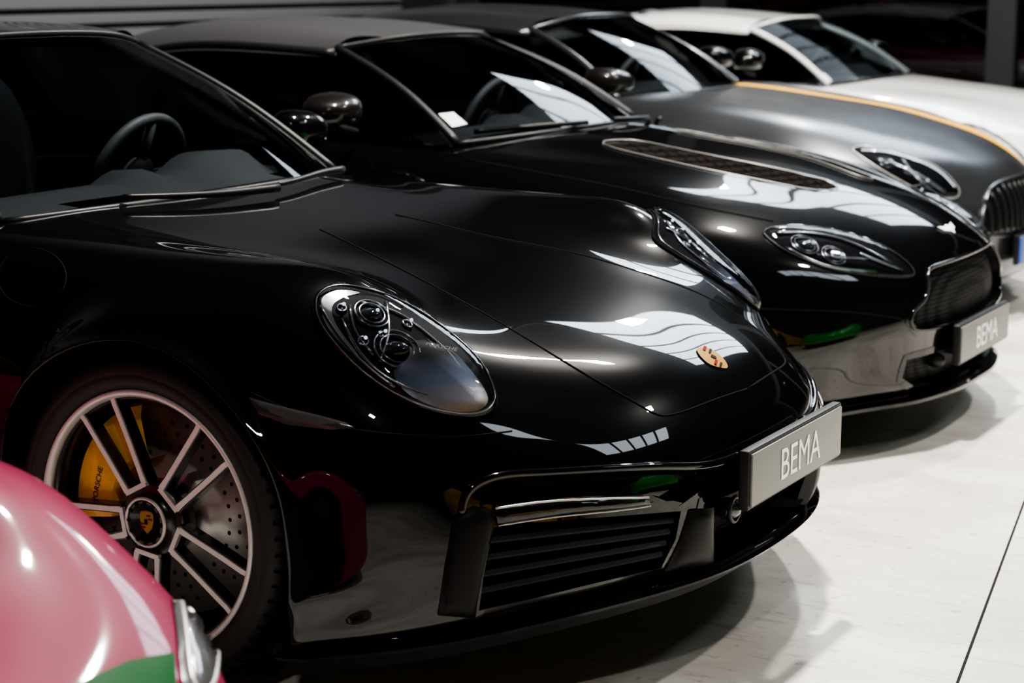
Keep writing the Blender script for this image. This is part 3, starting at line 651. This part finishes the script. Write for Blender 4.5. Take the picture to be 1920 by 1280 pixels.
# ============================================================ CAR 3 / 4: grey and white coupes
XM=[(-3.6,-4.05),(-1.25,-1.9),(-.66,-1.22),(.08,-.38),(.78,.34)]
LIFT=(0,.008,.028,.036,.03,.01,0,0,0)
G3=remap(A,XM,1.0,1.035,LIFT)
c3=Car('grand_tourer','matte dark grey coupe with a yellow stripe along its bonnet',4.45)
c3.shell(G3,M['matte'],lambda c: -3.0<c[0]<-1.25-.12*min(1,(abs(c[1])/.6)**2) and abs(c[1])<.68)
def coupe(car,pm,xo,zf,roofm,glass='glass'):
    q=lambda L:[(x+xo,y,z*zf) for x,y,z in L]
    canopy(car,q([(-1.15,0,.905),(-1.18,-.36,.90),(-1.31,-.67,.885)]),q([(-1.72,0,1.238),(-1.75,-.3,1.228),(-1.83,-.54,1.182)]),
     [q(r) for r in [[(-2.3,0,1.287),(-2.3,-.3,1.275),(-2.3,-.57,1.215)],[(-2.8,0,1.255),(-2.8,-.3,1.243),(-2.8,-.57,1.175)],[(-3.3,0,1.13),(-3.3,-.3,1.12),(-3.3,-.56,1.06)],[(-3.8,0,.93),(-3.8,-.3,.92),(-3.75,-.54,.88)]]],
     q([(-1.38,-.72,.885),(-1.6,-.75,.89),(-1.88,-.77,.89),(-2.3,-.78,.89),(-2.8,-.77,.90),(-3.2,-.74,.92)]),roofm,'darkglass',glass=glass,pillar=pm,pr=.016)
coupe(c3,M['matte'],0,1.,M['matte']); interior(c3,-1.15,.90); underbody(c3,-3.6,.2)
mirrorpod(c3,(-1.62,1.02,1.0),(.08,.11,.06),M['mirror']); plainwheels(c3,-.5,.8)
hl=[(1598,279),(1645,278),(1715,295),(1768,322),(1797,355),(1788,372),(1740,364),(1680,335),(1630,305)]
a,b=c3.decal('headlight',hl,M['bowl'],.002,step=12)
for x,y in ((1662,306),(1735,345)): projector(c3,x,y,.032,(a,b))
for pts in ([(1640,300),(1700,320),(1770,362)],[(1690,300),(1712,330),(1740,356)]):
    c3.line('headlight_internals',pts,M['inner'],.009,.006,parent=a,mparent=b,seg=4)
c3.decal('headlight_lens',hl,M['lens'],.006,.03,a,b,step=12)
c3.line('headlight_edge',hl,M['steel'],.003,.003,closed=True,parent=a,mparent=b,seg=4)
c3.line('daylight_strip',[(1615,284),(1660,287),(1715,302),(1765,328),(1788,352)],M['ledlight'],.003,.008,parent=a,mparent=b)
gy=[(-.30,.56),(0,.575),(.30,.56),(.42,.51),(.48,.44),(.45,.37),(0,.345),(-.45,.37),(-.48,.44),(-.42,.51)]
a,_=c3.decal('grille',gy,M['darktrim'],.004,smooth=False,step=.03,front=True,mirror=False)
mb=MB()
for k in range(-8,9):
    y=k*.055; mb.tube(c3.path([(y,.37),(y,.46),(y,.555-.25*max(0,abs(y)-.28))],.016,front=True,seg=4),.008,6)
c3.build(mb,'grille_bars',M['trim'],a)
c3.build(MB().tube(c3.path(gy,.006,True,front=True,seg=4),.010,8,True),'grille_frame',M['matte'],a)
c3.plate((.365,0,.29),.52,.112,txt=None,band=True)
v=[];f=[]; n=40
for i in range(n+1):
    x=-1.2+1.42*i/n
    for k,y in enumerate((.29,.345,.40)):
        p,_n=c3.cast(x,y,front='top'); v.append(p+Vector((0,0,.003)))
for i in range(n):
    for k in range(2): f.append((i*3+k,i*3+k+1,(i+1)*3+k+1,(i+1)*3+k))
c3.part('bonnet_stripe',v,f,M['stripe'],out=True)
c3.decal('windscreen_sticker',[(1070,130),(1082,128),(1094,138),(1082,141)],M['paper'],.002,mirror=False,step=8,smooth=False,bvh=c3.ws)
c4=Car('white_coupe','white coupe at the far end of the row',6.75)
G4=remap(A,[(a_,b_+.12) for a_,b_ in XM],.955,1.03)
c4.shell(G4,M['white'],lambda c: -2.9<c[0]<-1.13-.12*min(1,(abs(c[1])/.6)**2) and abs(c[1])<.68)
coupe(c4,M['white'],.1,.958,M['white'],'glass4'); interior(c4,-1.05,.86); underbody(c4,-3.5,.3)
mirrorpod(c4,(-1.55,1.02,.98),(.08,.11,.06),M['mirror']); plainwheels(c4,-.4,.8)
c4.decal('windscreen_sticker',[(1530,140),(1545,138),(1560,152),(1542,156)],M['paper'],.002,mirror=False,step=8,smooth=False,bvh=c4.ws)
# ============================================================ CAR 5: pink car in the corner; others seen only as reflections, plus a red stand-in for reflections behind the glass
def simple(name,label,rows,m,yc,xo,zf=1.,rot=0,fx=None):
    c=Car(name,label,yc,xo); c.root.rotation_euler.z=rot
    fx=fx or (lambda x:x)
    c.shell([[(fx(x),y,z*zf) for x,y,z in r] for r in rows],m,lambda c_: -2.45<c_[0]<-.62 and abs(c_[1])<.665)
    q=lambda L:[(x,y,z*zf) for x,y,z in L]
    canopy(c,q(CAN1[0]),q(CAN1[1]),[q(r) for r in CAN1[2]],q(CAN1[3]),m,'darkglass')
    underbody(c,-3.1,.75); plainwheels(c,0,.79,.343); return c
c5=simple('pink_car','metallic pink car in the near corner, out of focus',P,M['pink'],-2.55,.265,.892,0,lambda x: x if x<.70 else .70+(x-.70)*.55)
a,_=c5.decal('headlight',[(318,1095),(342,1085),(382,1135),(402,1185),(410,1240),(390,1310),(345,1300),(328,1180)],M['strip'],.004,.010,step=14,mirror=False)
c5.line('headlight_edge',[(330,1100),(360,1108),(384,1160),(398,1230),(388,1290),(355,1290),(340,1190)],M['steel'],.005,.008,closed=True,parent=a,mirror=False)
c5.decal('green_patch',[(140,1285),(240,1240),(325,1225),(330,1320),(140,1330)],M['darkgreen'],.003,step=14,mirror=False,smooth=False)  # dark green patch low on the pink nose
simple('yellow_car','yellow car facing the row, seen as a reflection in the black coupe',P,M['yellowcar'],-2.3,4.3,1.,PI)
simple('green_car','green car facing the row, seen as a reflection in the black bumpers',P,M['green'],.95,3.75,1.,PI)
simple('red_reflection_car','red car added behind the dark glass to stand in for red reflections',P,M['redcar'],11.3,-1.3,1.)  # stand-in for the red reflections in the dark glass
# ============================================================ setting
def struct(name,mb,m,smooth=False):
    o=mk(name,mb.v,mb.f,m,None,smooth=smooth,recalc=True); o['kind']='structure'; return o
def floormat():
    m=bpy.data.materials.new('polished_concrete'); m.use_nodes=True; nt=m.node_tree; b=nt.nodes['Principled BSDF']; L=nt.links.new
    tc=nt.nodes.new('ShaderNodeTexCoord'); mp=nt.nodes.new('ShaderNodeMapping'); mp.inputs['Scale'].default_value=(1,2.2,1); mp.inputs['Rotation'].default_value=(0,0,.5); L(tc.outputs['Object'],mp.inputs['Vector'])
    def ramp(src,p0,c0,p1,c1):
        r=nt.nodes.new('ShaderNodeValToRGB'); r.color_ramp.elements[0].position=p0; r.color_ramp.elements[0].color=(*c0,1); r.color_ramp.elements[1].position=p1; r.color_ramp.elements[1].color=(*c1,1); L(src,r.inputs[0]); return r.outputs[0]
    def noise(sc,det,vec,ro=.6,dist=0):
        n=nt.nodes.new('ShaderNodeTexNoise'); n.inputs['Scale'].default_value=sc; n.inputs['Detail'].default_value=det; n.inputs['Roughness'].default_value=ro; n.inputs['Distortion'].default_value=dist; L(vec,n.inputs['Vector']); return n.outputs['Fac']
    def mul(a,b,f):
        x=nt.nodes.new('ShaderNodeMixRGB'); x.blend_type='MULTIPLY'; x.inputs[0].default_value=f; L(a,x.inputs[1]); L(b,x.inputs[2]); return x.outputs[0]
    base=ramp(noise(1.1,7,mp.outputs[0],.6,.3),.36,(.62,.575,.52),.62,(.90,.86,.80))
    spots=ramp(noise(26,6,tc.outputs['Object']),.31,(.45,.42,.39),.40,(1,1,1))
    mp2=nt.nodes.new('ShaderNodeMapping'); mp2.inputs['Scale'].default_value=(1.2,9,1); mp2.inputs['Rotation'].default_value=(0,0,.9); L(tc.outputs['Object'],mp2.inputs['Vector'])
    scr=ramp(noise(4,9,mp2.outputs[0],.7,.8),.36,(.50,.47,.43),.43,(1,1,1))
    L(mul(mul(base,spots,.7),scr,.5),b.inputs['Base Color']); b.inputs['Roughness'].default_value=.36
    return m
struct('floor',MB().box((1,2,-.05),(16,28,.1)),floormat())
def gp(px,py):
    d=ray(px,py); t=-CAM.z/d.z; return CAM+d*t
j0,j1=gp(1935,900),gp(1780,1320)
dj=(j1-j0).normalized(); struct('trim_1',MB().tube([j0-dj*3+Vector((0,0,-.003)),j1+dj*1.+Vector((0,0,-.003))],.005,6),M['darktrim'])
M['wall']=mat('dark_wall',(.012,.013,.016),.6); M['ceil']=mat('dark_ceiling',(.010,.011,.013),.8)
M['sky']=mat('skylight_pane',(.1,.1,.1),.5,emit=(.76,.88,1.),es=10.5)
M['sky2']=mat('skylight_pane_soft',(.1,.1,.1),.5,emit=(.82,.91,1.),es=7.)
M['wglass']=glassmat('dark_window_glass',(.13,.145,.165),1.5)
M['shut']=mat('shutter_metal',(.15,.155,.168),.5,.3)
CH=5.5
struct('ceiling',MB().box((1,2,CH+.1),(16,28,.1)),M['ceil'])
struct('wall_left',MB().box((-5.3,2,2.7),(.2,28,5.6)),M['wall'])
struct('wall_back',MB().box((1,15,2.7),(16,.2,5.6)),M['wall'])
struct('wall_right',MB().box((9,2,2.7),(.2,28,5.6)),M['wall'])
struct('wall_front',MB().box((1,-12,2.7),(16,.2,5.6)),M['wall'])
mb=MB()
for k in range(14): mb.box((-5.17,5.3,1.0+k*.09),(.05,5.2,.06),bev=.01)
struct('door_1',mb,M['shut'])
# glass partition behind the last car
mb=MB()
posts=[-5.0,-3.0,-.98,1.05,3.1]
for p0,p1 in zip(posts[:-1],posts[1:]): mb.box(((p0+p1)/2,8.6,1.45),(p1-p0-.16,.02,2.6))
struct('window_1',mb,M['wglass'])
mb=MB()
for x in posts: mb.box((x,8.6,1.4),(.18,.14,2.8))
mb.box((-.95,8.6,2.85),(8.3,.16,.22)).box((-.95,8.6,.07),(8.3,.14,.14))
struct('trim_2',mb,M['wall'])
def skylight(n,x0,x1,y0,y1,nx,ny,m,bar=.08):
    struct('window_%d'%n,MB().box(((x0+x1)/2,(y0+y1)/2,CH+.03),(x1-x0,y1-y0,.02)),m)
    mb=MB()
    for k in range(nx+1): mb.box((x0+(x1-x0)*k/nx,(y0+y1)/2,CH),(bar,y1-y0+.1,.06))
    for k in range(ny+1): mb.box(((x0+x1)/2,y0+(y1-y0)*k/ny,CH),(x1-x0+.1,bar,.06))
    struct('trim_%d'%(n+10),mb,M['wall'])
skylight(2,-2.9,.8,8.9,13.6,5,1,M['sky'])
skylight(3,4.4,5.4,.9,4.1,1,5,M['sky2'])
def area(name,loc,sx,sy,e,rot=(0,0,0),col=(1,.95,.88)):
    l=bpy.data.lights.new(name,'AREA'); l.shape='RECTANGLE'; l.size=sx; l.size_y=sy; l.energy=e; l.color=col
    o=bpy.data.objects.new(name,l); COL.objects.link(o); o.location=loc; o.rotation_euler=rot; return o
for x,y,e in ((.2,1.2,640),(.0,5.2,430),(3.3,3.6,190),(2.8,-4.6,80),(-2.6,10.5,120)):  # the weakest, near-side one is fill light added for the front wheel side
    area('ceiling_and_fill_lamp',(x,y,5.3),.24,.24,e)
w=bpy.data.worlds.new('world'); S.world=w; w.use_nodes=True; w.node_tree.nodes['Background'].inputs[0].default_value=(.5,.6,.75,1); w.node_tree.nodes['Background'].inputs[1].default_value=.05
S.view_settings.view_transform='AgX'
try: S.view_settings.look='AgX - Medium High Contrast'
except Exception as e: print(e)
